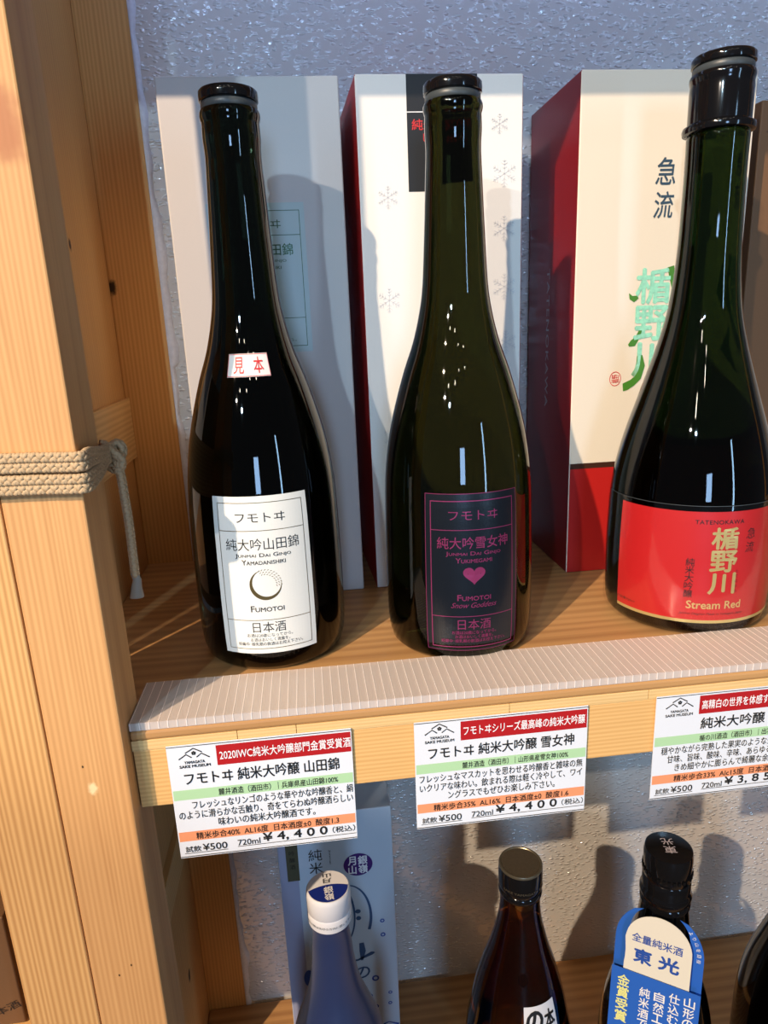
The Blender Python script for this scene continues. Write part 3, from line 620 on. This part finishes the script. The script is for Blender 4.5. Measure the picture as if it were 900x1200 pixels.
# ------------------------------------------------------------------ price cards
G_C = 'printed price cards on the shelf front'
def mountains(q, u, v, s):
    def P_(x, y): return (u+x*s, v+y*s)
    q.stroke([P_(-.5, 0), P_(-.25, .17), P_(-.08, .04)], .04*s); q.stroke([P_(-.27, .22), P_(0, .38), P_(.27, .22)], .04*s); q.stroke([P_(.08, .04), P_(.25, .17), P_(.5, 0)], .04*s)
    for a in range(5): q.disc(u+.045*s*math.cos(a*1.2566+.3), v+.2*s+.045*s*math.sin(a*1.2566+.3), .035*s, n=8)
    q.text('YAMAGATA', u, v-.13*s, w=.66*s, h=.10*s, weight=.04); q.text('SAKE MUSEUM', u, v-.28*s, w=1.0*s, h=.10*s, weight=.04)
def price_card(label, x0, x1, z0, z1, head, headw, title, titlew, sub, subw, body_, spec, specw, price, cut=None, y=-0.0006, tilt=0.0, titlex=None):
    W = x1-x0; H = z1-z0; t = thing('price_card', label, 'price card', ((x0+x1)/2, 0, z0), G_C)
    th = 0.0004
    Ufl = Vector((1, 0, math.tan(tilt)))
    base = plane((x0, y, z0), U=Ufl)
    vs, fs = boxv(0, W, -th, 0, 0, H); o = mesh('paper', [base(a, c)+Vector((0, b, 0)) for a, b, c in vs], fs, M_card, t)
    pl = lambda o_: plane((x0, y-th, z0), U=Ufl, off=o_)
    V = lambda f_: H*(1-f_)
    q = Print(); q.rect(0.262*W, W*0.995, V(.200), V(.028)); q.build('red_band', pl(.0001), M_red, t)
    q = Print(); q.rect(0.006*W, W*0.995, V(.475), V(.388)); q.build('green_band', pl(.0001), M_green, t)
    q = Print(); q.rect(0.006*W, W*0.995, V(.848), V(.762)); q.build('orange_band', pl(.0001), M_orange, t)
    q = Print(); q.text(head, (0.278 if headw > .5 else .30)*W, V(.114), w=headw*W, h=.085*H, weight=.015, left=True); q.build('headline', pl(.0002), M_white, t, 'white headline on the red band')
    q = Print(); mountains(q, .142*W, V(.120), .165*W); q.build('mountain_logo', pl(.0002), M_ink, t, 'black mountain logo')
    q = Print()
    q.rect(0, W, V(.014), V(.008)); q.rect(0, W, V(.992), V(.985))
    q.text(title, (titlex or .50)*W, V(.292), w=titlew*W, h=.108*H, weight=.02)
    q.text(sub, .58*W, V(.432), w=subw*W, h=.062*H, weight=.012)
    for i, (s_, wd, cx_) in enumerate(body_): q.text(s_, cx_*W, V(.525+.086*i), w=wd*W, h=.074*H, weight=.006)
    q.text(spec, .50*W, V(.806), w=specw*W, h=.062*H, weight=.014)
    q.text('試飲', .075*W, V(.922), w=.085*W, h=.052*H, weight=.01); q.text('¥500', .195*W, V(.917), w=.135*W, h=.062*H, weight=.012); q.rect(.025*W, .265*W, V(.962), V(.957))
    q.text('720ml', .385*W, V(.912), w=.125*W, h=.052*H, weight=.008); q.text(price, .465*W, V(.893), w=.365*W, h=.088*H, weight=.03, left=True, spacing=1.0); q.text('（税込）', .925*W, V(.895), w=.130*W, h=.058*H, weight=.008)
    q.rect(.32*W, .995*W, V(.950), V(.945))
    q.build('lettering', pl(.0002), M_ink, t, 'black lettering, prices and rules')
    return t
price_card('price card headed 2020, leftmost on the shelf front, below the white-labelled bottle', -0.0796, 0.0110, -0.0745, -0.0091, '2020IWC純米大吟醸部門金賞受賞酒', .715, 'フモトヰ 純米大吟醸 山田錦', .845,
    '麓井酒造（酒田市）｜兵庫県産山田錦100%', .66, [('フレッシュなリンゴのような華やかな吟醸香と、絹', .89, .545), ('のように滑らかな舌触り、奇をてらわぬ吟醸酒らしい', .965, .505), ('味わいの純米大吟醸酒です。', .54, .50)],
    '精米歩合40%  AL16度  日本酒度±0  酸度1.3', .80, '¥ 4, 4 0 0')
price_card('price card with a katakana headline ending in 純米大吟醸, in the middle of the shelf front', 0.0428, 0.1345, -0.0736, -0.0098, 'フモトヰシリーズ最高峰の純米大吟醸', .705, 'フモトヰ 純米大吟醸 雪女神', .845,
    '麓井酒造（酒田市）｜山形県産雪女神100%', .62, [('フレッシュなマスカットを思わせる吟醸香と雑味の無', .955, .50), ('いクリアな味わい。飲まれる際は軽く冷やして、ワイ', .955, .50), ('ングラスでもぜひお楽しみ下さい。', .63, .50)],
    '精米歩合35%  AL16%  日本酒度±0  酸度1.6', .80, '¥ 4, 4 0 0')
price_card('price card cut by the right edge of the photo, below the red-labelled bottle', 0.1718, 0.2640, -0.0722, -0.0090, '高精白の世界を体感する純米大吟醸', .66, '純米大吟醸  急流', .60,
    '楯の川酒造（酒田市）｜出羽燦々100%', .60, [('穏やかながら完熟した果実のような豊かな香りと', .90, .50), ('甘味、旨味、酸味、辛味、あらゆる味わいが', .82, .50), ('きめ細やかに膨らんで綺麗な余韻を残す', .76, .52)],
    '精米歩合33%  Alc15度  日本酒度－2', .72, '¥ 3, 8 5 0', titlex=.58)

# ------------------------------------------------------------------ lower shelf
ZL = -0.482
G_L = 'bottles on the lower shelf'
def lower(prof): return prof
# light-blue box
g5 = carton('gift_box', 'light-blue printed gift box on the lower shelf behind the blue bottle', None, -0.0490, 0.0462, 0.1750, 0.2560, ZL, -0.1975, M_ltblue, M_ltblue)
F5 = lambda o=0.0003: plane((0, 0.175, 0), off=o)
q = Print(); q.rect(-0.0485, -0.0335, ZL+.001, -0.199); q.build('lilac_shade_strip', F5(.0001), mat('lilac_grey_shade', (0.36, 0.38, 0.52), 0.5), g5, 'painted lilac-grey shade down the left edge')  # shading on the box front, painted in as a lilac-grey strip
q = Print(); q.rect(-0.0425, -0.0325, -0.2600, -0.2215); q.build('olive_tab', F5(.0002), M_olive, g5, 'dark olive printed tab')
q = Print(); q.column('吟醸酒', -0.0375, -0.2300, 0.0045, 1.5); q.build('tab_lettering', F5(.0003), M_ink, g5)
q = Print(); q.column('純米', -0.0185, -0.2310, 0.0112, 1.15, weight=.0)
q.text('Junmai', -0.0065, -0.2400, w=.014, h=.0018, rot=-90)
q.build('lettering', F5(.0003), M_ink, g5)
q = Print(); q.disc(0.0165, -0.2510, 0.0122, 0.0112, n=40); q.build('oval_badge', F5(.0002), M_purple, g5, 'purple oval badge')
q = Print(); q.column('月山', 0.0115, -0.2425, 0.0085, 1.05, weight=.03, w=.0065); q.column('銀嶺', 0.0205, -0.2425, 0.0085, 1.05, weight=.03, w=.0078); q.build('badge_characters', F5(.0003), M_white, g5, 'white characters on the badge')
q = Print()
def arc(cx, cz, rx, rz, a0, a1, w0, w1, n=26):
    q.stroke([(cx+rx*math.cos(R(a0+(a1-a0)*i/n)), cz+rz*math.sin(R(a0+(a1-a0)*i/n))) for i in range(n+1)], [w0+(w1-w0)*i/n for i in range(n+1)])
arc(0.0060, -0.304, 0.0190, 0.0330, 85, -28, .0012, .0026); arc(-0.001, -0.302, 0.0120, 0.030, 50, -70, .0018, .0012)
q.disc(0.0140, -0.2990, 0.0024, 0.0022); q.disc(0.0142, -0.3062, 0.0022, 0.0022)
q.stroke([(-0.004, -0.353), (0.012, -0.351), (0.024, -0.3455), (0.0265, -0.345)], [.003, .0018, .0035, .001]); q.stroke([(0.0155, -0.333), (0.0160, -0.342), (0.0150, -0.352)], [.004, .0055, .002])
q.text('の', 0.0145, -0.3655, h=.0125, weight=.01, shear=.15)
q.build('brush_drawing', F5(.0003), M_duskblue, g5, 'blue brush arcs and characters')
q = Print()
for (x, z, r) in ((0.0345, -0.3120, .0020), (0.0345, -0.3270, .0022), (0.0260, -0.3738, .0032), (0.0205, -0.3930, .0022), (0.0255, -0.4060, .0022), (0.0385, -0.392, .0018), (0.038, -0.404, .0018)): q.disc(x, z, r, hole=.5)
q.disc(-0.0320, -0.3640, .0044, .0090)
q.stroke([(0.018, -0.424), (0.026, -0.430), (0.036, -0.426), (0.045, -0.430)], [.001, .003, .001, .002]); q.stroke([(0.022, -0.436), (0.032, -0.434), (0.044, -0.437)], [.002, .003, .001]); q.stroke([(-0.048, -0.424), (-0.035, -0.421), (-0.030, -0.425)], .0012); q.disc(-0.0375, -0.4145, .0018)
q.build('water_drops', F5(.0003), M_blue, g5, 'printed blue drops and ripples')

# frosted blue bottle
c5 = (-0.0080, 0.0825, ZL); PB = [(0.020, 0.0006), (0.034, 0.0002), (0.0372, 0.003), (0.0382, 0.010)]+smoothprof([(0.0384, 0.02), (0.0384, 0.11), (0.0378, 0.135), (0.0352, 0.158), (0.0306, 0.1802), (0.0252, 0.1961), (0.0188, 0.2157), (0.0154, 0.2349), (0.0137, 0.2536), (0.0125, 0.2660), (0.0125, 0.2765)])
b5 = thing('sake_bottle', 'frosted blue bottle with a white cap on the lower shelf', 'bottle', c5, G_L)
lathe('frosted_body', PB, c5, M_frost, b5, n=96)
cap = lathe('cap', [(0.0135, 0.2745), (0.0149, 0.2750), (0.0152, 0.2790), (0.0150, 0.2835), (0.0146, 0.2842), (0.0151, 0.2850), (0.0152, 0.2965), (0.0148, 0.2990), (0.0140, 0.3000), (0.002, 0.3001)], c5, M_whitep, b5, n=72)
cap['label'] = 'white screw cap'
q = Print(); N = 40; vs = [(0.0136*math.cos(R(180+180*i/N)), 0.0136*math.sin(R(180+180*i/N))) for i in range(N+1)]+[(0.0136*math.cos(R(-i*180/N))*1.0, 0.0045*math.sin(R(180*i/N))-0.0005) for i in range(N, -1, -1)]
def top(c, z, ang=0, off=0.0): a = R(ang); return lambda x, y: Vector((c[0]+x*math.cos(a)-y*math.sin(a), c[1]+x*math.sin(a)+y*math.cos(a), c[2]+z+off))
vs = []; fs = []
for i in range(N+1):
    a = R(180+180*i/N); x_ = 0.0136*math.cos(a); vs += [(x_, 0.0136*math.sin(a)), (x_, 0.0012-0.0030*(x_/0.0136)**2+0.0002)]
for i in range(N): fs.append((2*i, 2*i+2, 2*i+3, 2*i+1))
q = Print(); q.add(vs, fs); q.build('blue_field', top(c5, 0.3002, 4), M_capblue, cap, 'dark blue half of the cap top')
q = Print(); q.column('銀嶺', 0, -0.0006, 0.0056, 1.05, weight=.02, w=.0062); q.build('characters', top(c5, 0.3004, 4), M_white, cap, 'white characters on the blue half')
q = Print(); q.text('月', 0, 0.0048, w=.0056, h=.0040, rot=180, weight=.01); q.text('山', 0, 0.0092, w=.0056, h=.0036, rot=180, weight=.01); q.build('characters', top(c5, 0.3004, 4), M_ink, cap, 'dark characters on the white half')
q = Print(); rfc = lambda z: 0.0152
q.text('開封の際は矢印の方向に回して下さい', 0, 0.2796, w=0.040, h=.0018)
q.build('rim_lettering', lambda x, y: Vector((c5[0]+.01535*math.sin(x/.0152), c5[1]-.01535*math.cos(x/.0152), c5[2]+y)), M_greyp, cap)

# brown bottle
c6 = (0.1268, 0.0825, ZL); PN = [(0.020, 0.0006), (0.036, 0.0002), (0.0395, 0.003), (0.0405, 0.010)]+smoothprof([(0.0408, 0.02), (0.0408, 0.11), (0.0402, 0.135), (0.0388, 0.155), (0.0358, 0.1716), (0.0319, 0.192), (0.0266, 0.2119), (0.0207, 0.2315), (0.0162, 0.2506), (0.0143, 0.2640), (0.0139, 0.2775)])
b6 = thing('sake_bottle', 'brown glass bottle with a black screw cap on the lower shelf', 'bottle', c6, G_L)
lathe('glass_body', PN, c6, G_brown, b6, n=96)
cap = lathe('cap', [(0.0142, 0.2762), (0.0149, 0.2768), (0.0153, 0.2790), (0.0150, 0.2808), (0.0144, 0.2814), (0.0151, 0.2824), (0.0153, 0.2850), (0.0153, 0.2965), (0.0150, 0.2990)], c6, M_blackp, b6, n=72); cap['label'] = 'black screw cap'
lathe('cap_edge', [(0.0140, 0.2984), (0.0151, 0.2988), (0.0152, 0.2996), (0.0148, 0.3006), (0.0138, 0.3006), (0.0134, 0.3001)], c6, M_capedge, cap, n=64)['label'] = 'worn bronze rim'
lathe('cap_top', [(0.0136, 0.2990), (0.0134, 0.3002), (0.002, 0.3003)], c6, M_olivecap, cap, n=48)['label'] = 'dull olive-brown cap top'
q = Print(); q.text('SAKE YAMAGATA SAKE', 0, 0.2870, w=0.034, h=.0018, weight=.02)
q.build('cap_lettering', lambda x, y: Vector((c6[0]+.0155*math.sin(x/.0153), c6[1]-.0155*math.cos(x/.0153), c6[2]+y)), M_capedge, cap)
rf6 = lambda z: interp(PN, z)
q = Print(); q.rect(-0.0110, 0.0165, 0.060, 0.2045, 14, 14)
fn6 = lambda o: (lambda x, y: (lambda r, a: Vector((c6[0]+r*math.sin(a), c6[1]-r*math.cos(a), c6[2]+y)))(rf6(y)+o, (x+0.0045)/0.034))
q.build('label', fn6(.00015), M_card, b6, 'white label')
q = Print(); q.text('の', -0.0025, 0.1945, w=.0125, h=.0130, weight=.06); q.text('本', 0.010, 0.1925, w=.009, h=.014, weight=.05); q.column('純米吟醸', 0.002, 0.176, .016, 1.1, weight=.03)
q.build('lettering', fn6(.0003), M_ink, b6)

# black bottle and its neck tag
c7 = (0.2337, 0.0783, ZL); PK = [(0.020, 0.0006), (0.036, 0.0002), (0.0400, 0.003), (0.0412, 0.010)]+smoothprof([(0.0415, 0.02), (0.0415, 0.11), (0.0408, 0.135), (0.0386, 0.156), (0.0345, 0.176), (0.0285, 0.196), (0.0228, 0.215), (0.0190, 0.232), (0.0168, 0.250), (0.0160, 0.262)])
b7 = thing('sake_bottle', 'black bottle with a ribbed black cap on the lower shelf, wearing the blue neck tag', 'bottle', c7, G_L)
lathe('glass_body', PK, c7, G_black, b7, n=96)
cap = lathe('cap', [(0.0160, 0.2560), (0.0172, 0.2566), (0.0174, 0.2590), (0.0166, 0.2604), (0.0170, 0.2625), (0.0178, 0.2640), (0.0178, 0.2665), (0.0168, 0.2685), (0.0165, 0.2700), (0.0165, 0.2790), (0.0161, 0.2795), (0.0165, 0.2802), (0.0166, 0.2975), (0.0160, 0.3010), (0.0148, 0.3020), (0.002, 0.3021)], c7, M_blackp, b7, n=72); cap['label'] = 'black ribbed screw cap'
for k in range(30):
    a = R(k*12); p = Vector((c7[0]+.0166*math.sin(a), c7[1]-.0166*math.cos(a), c7[2]+.2845)); U = Vector((math.cos(a), math.sin(a), 0)); N_ = Vector((math.sin(a), -math.cos(a), 0))
    if k == 0:
        vs, fs = boxv(-.0010, .0010, -.0002, .0006, -.0013, .0013); v2 = [p+U*x_+N_*y_+Vector((0, 0, z_)) for x_, y_, z_ in vs]; rb = mesh('rib', v2, fs, M_blackp, cap); kn = rb
    else:
        kn = rb.copy(); C.objects.link(kn); kn.parent = cap; kn.rotation_euler.z = a
q = Print(); q.text('光', 0, 0.0045, w=.0085, h=.0062, weight=.01, rot=180); q.text('東', 0, -0.0035, w=.0085, h=.0068, weight=.01, rot=180); q.build('characters', top(c7, 0.3023, -12), M_silver, cap, 'grey characters on the cap top')

psi, lam = R(34), R(12)
tO = Vector((0.2144, 0.0497, -0.2638)); tU = Vector((math.cos(psi), -math.sin(psi), 0)); tN = Vector((math.sin(psi), math.cos(psi), 0)); tV = (Vector((0, 0, 1))*math.cos(lam)+tN*math.sin(lam))
nt = thing('neck_tag', 'blue and cream folded card tag hanging round the neck of the black bottle', 'tag', tO)
TP = lambda off=0.0: plane(tO, tU, tV, off)
def slab2(name, pts, off, th, m, parent, tris=None, label=None):
    n = len(pts); a, b = TP(off), TP(off-th); vs = [a(*p) for p in pts]+[b(*p) for p in pts]
    fs = ([tuple(range(n)), tuple(reversed(range(n, 2*n)))] if tris is None else [t for t in tris]+[tuple(n+i for i in reversed(t)) for t in tris])
    if tris is None: fs += [(i, i+n, (i+1) % n+n, (i+1) % n) for i in range(n)]
    else:
        h = n//2
        for i in [i for i in range(h-1) if not (10 <= i <= 19)]: fs += [(2*i, 2*i+2, 2*i+2+n, 2*i+n), (2*i+1, 2*i+1+n, 2*i+3+n, 2*i+3)]
    o = mesh(name, vs, fs, m, parent)
    if label: o['label'] = label
    return o
arch = [(-.0215, 0.0005)]+[(-.0215+.0005*math.sin(i), 0.005+0.0195*i/4) for i in range(5)]+[(0.0215*math.cos(R(180-180*i/20)), 0.0245+0.0205*math.sin(R(180*i/20))) for i in range(1, 20)]+[(.0215, 0.0245), (.0215, 0.0005)]
slab2('cream_flap', [(x*1e0, y) for x, y in arch], 0.0004, 0.0004, M_tagcream, nt, label='cream arched front flap')
slab2('blue_flap', [(-.029, 0.0005), (.029, 0.0005), (.0285, -0.115), (-.0285, -0.115)][::-1], 0.0012, 0.0004, M_tagblue, nt, label='blue lower front flap')
st = []; tr = []
for i in range(31):
    t = R(-25+230*i/30)
    if i <= 3: pass
outer = [(.029, -.004), (.029, .008), (.029, .018)]+[(.029*math.cos(R(180*i/24)), .020+.029*math.sin(R(180*i/24))) for i in range(25)]+[(-.029, .018), (-.029, .008), (-.029, -.004)]
inner = [(.0195, -.004), (.0195, .010), (.0195, .022)]+[(.0195*math.cos(R(180*i/24)), .030+.0195*math.sin(R(180*i/24))*0.95) for i in range(25)]+[(-.0195, .022), (-.0195, .010), (-.0195, -.004)]
pts = []
for a, b in zip(outer, inner): pts += [a, b]
n = len(outer)
keep = [i for i in range(n) if outer[i][1] < 0.0425 or True]
slab_pts = pts; tr = [(2*i, 2*i+2, 2*i+3, 2*i+1) for i in range(n-1) if not (10 <= i <= 19)]
slab2('blue_collar', slab_pts, -0.0055, 0.0004, M_tagblue, nt, tris=tr, label='blue collar either side of the neck')
q = Print(); q.text('全量純米酒', -.001, .0262, w=.033, h=.0062, weight=.015); q.text('東', -.0095, .0135, w=.0115, h=.0100, weight=.05); q.text('光', .0075, .0140, w=.0130, h=.0100, weight=.05)
q.build('blue_lettering', TP(.0006), M_blue, nt, 'blue characters on the cream flap')
q = Print(); q.column('金賞受賞', -.0205, -.0040, .0080, 1.12, weight=.025); q.build('yellow_lettering', TP(.0014), M_yellow, nt, 'pale yellow characters')
q = Print(); q.column('純米酒です', -.0060, -.0080, .0068, 1.14, weight=.015); q.column('自然エネルギー', .0035, -.0075, .0068, 1.14, weight=.015); q.column('仕込む', .0130, -.0045, .0068, 1.14, weight=.015); q.column('山形の', .0225, -.0035, .0068, 1.14, weight=.015)
q.build('white_lettering', TP(.0014), M_white, nt, 'white characters')
q = Print()
for i, ch in enumerate('より山を目指します'):
    a = R(42-9*i*1.0); q.text(ch, .0245*math.cos(a)+.0012, .0235+.0250*math.sin(a)-.002, h=.0026, rot=math.degrees(a)-90) if i < 6 else None
q.build('edge_lettering', TP(-.0050), M_white, nt, 'small white characters on the collar')

# bottle at the right edge
c8 = (0.3500, 0.0800, ZL)
b8 = thing('sake_bottle', 'dark bottle on the lower shelf, only its shoulder showing at the far right', 'bottle', c8, G_L)
lathe('glass_body', PK, c8, G_black, b8, n=96)
lathe('cap', [(0.0160, 0.2560), (0.0172, 0.2566), (0.0174, 0.2590), (0.0165, 0.2610), (0.0165, 0.2790), (0.0161, 0.2795), (0.0165, 0.2802), (0.0166, 0.2975), (0.0160, 0.3010), (0.0148, 0.3020), (0.002, 0.3021)], c8, M_blackp, b8, n=48)

# neighbouring bay, left of the post
up_ = thing('shade_shelf', 'unseen pine shelf added left of the post and above it to block lamp light', 'shelf', (-0.45, 0.1, 0.4372))  # out of view, added to keep lamp light off the upper wall
box('shelf_board', (-0.86, -0.1750, 0.0, 0.2583, 0.4692, 0.4800), W_shelf, up_, 0.001); box('light_gap_filler', (-0.1745, -0.1413, 0.0225, 0.1590, 0.4692, 0.4800), W_shelf, up_, 0.0005); box('front_rail', (-0.86, -0.1750, 0.0008, 0.0195, 0.4372, 0.4690), W_rail, up_, 0.0007)  # filler added to close a gap that let lamp light through
mid = thing('shade_shelf', 'unseen pine shelf added left of the post for shade, level with the upper bottles', 'shelf', (-0.45, 0.1, -0.0433))  # out of view, added to shade the left side and carry the box
box('shelf_board', (-0.86, -0.1750, 0.0, 0.2583, -0.0108, 0.0), W_shelf, mid, 0.001); box('front_rail', (-0.86, -0.1750, 0.0008, 0.0195, -0.0433, -0.0110), W_rail, mid, 0.0007)
carton('gift_box', 'unseen kraft box added in the neighbouring bay to block lamp light, hidden behind the post', None, -0.2750, -0.1780, 0.0060, 0.0950, 0.0, 0.2100, M_kraft, M_kraft)  # out of view, added to shade the shelf left of the first bottle
nb = thing('wooden_ledge', 'narrow pine ledge left of the post carrying the small kraft carton', 'shelf', (-0.30, 0.0, -0.2100))
box('ledge_board', (-0.46, -0.1750, 0.0060, 0.2583, -0.2150, -0.2030), W_rail, nb, 0.001)
g6 = carton('carton', 'small brown kraft carton at the lower left, beyond the post', None, -0.2750, -0.1885, 0.0300, 0.1000, -0.2028, -0.1260, M_kraft, M_kraft)
q = Print(); q.text('日本酒', -0.2000, -0.1910, w=.022, h=.0055, rot=22); q.build('lettering', plane((0, 0.030, 0), off=.0003), M_ink, g6)

bpy.data.objects.remove(_to); bpy.data.curves.remove(_tc)
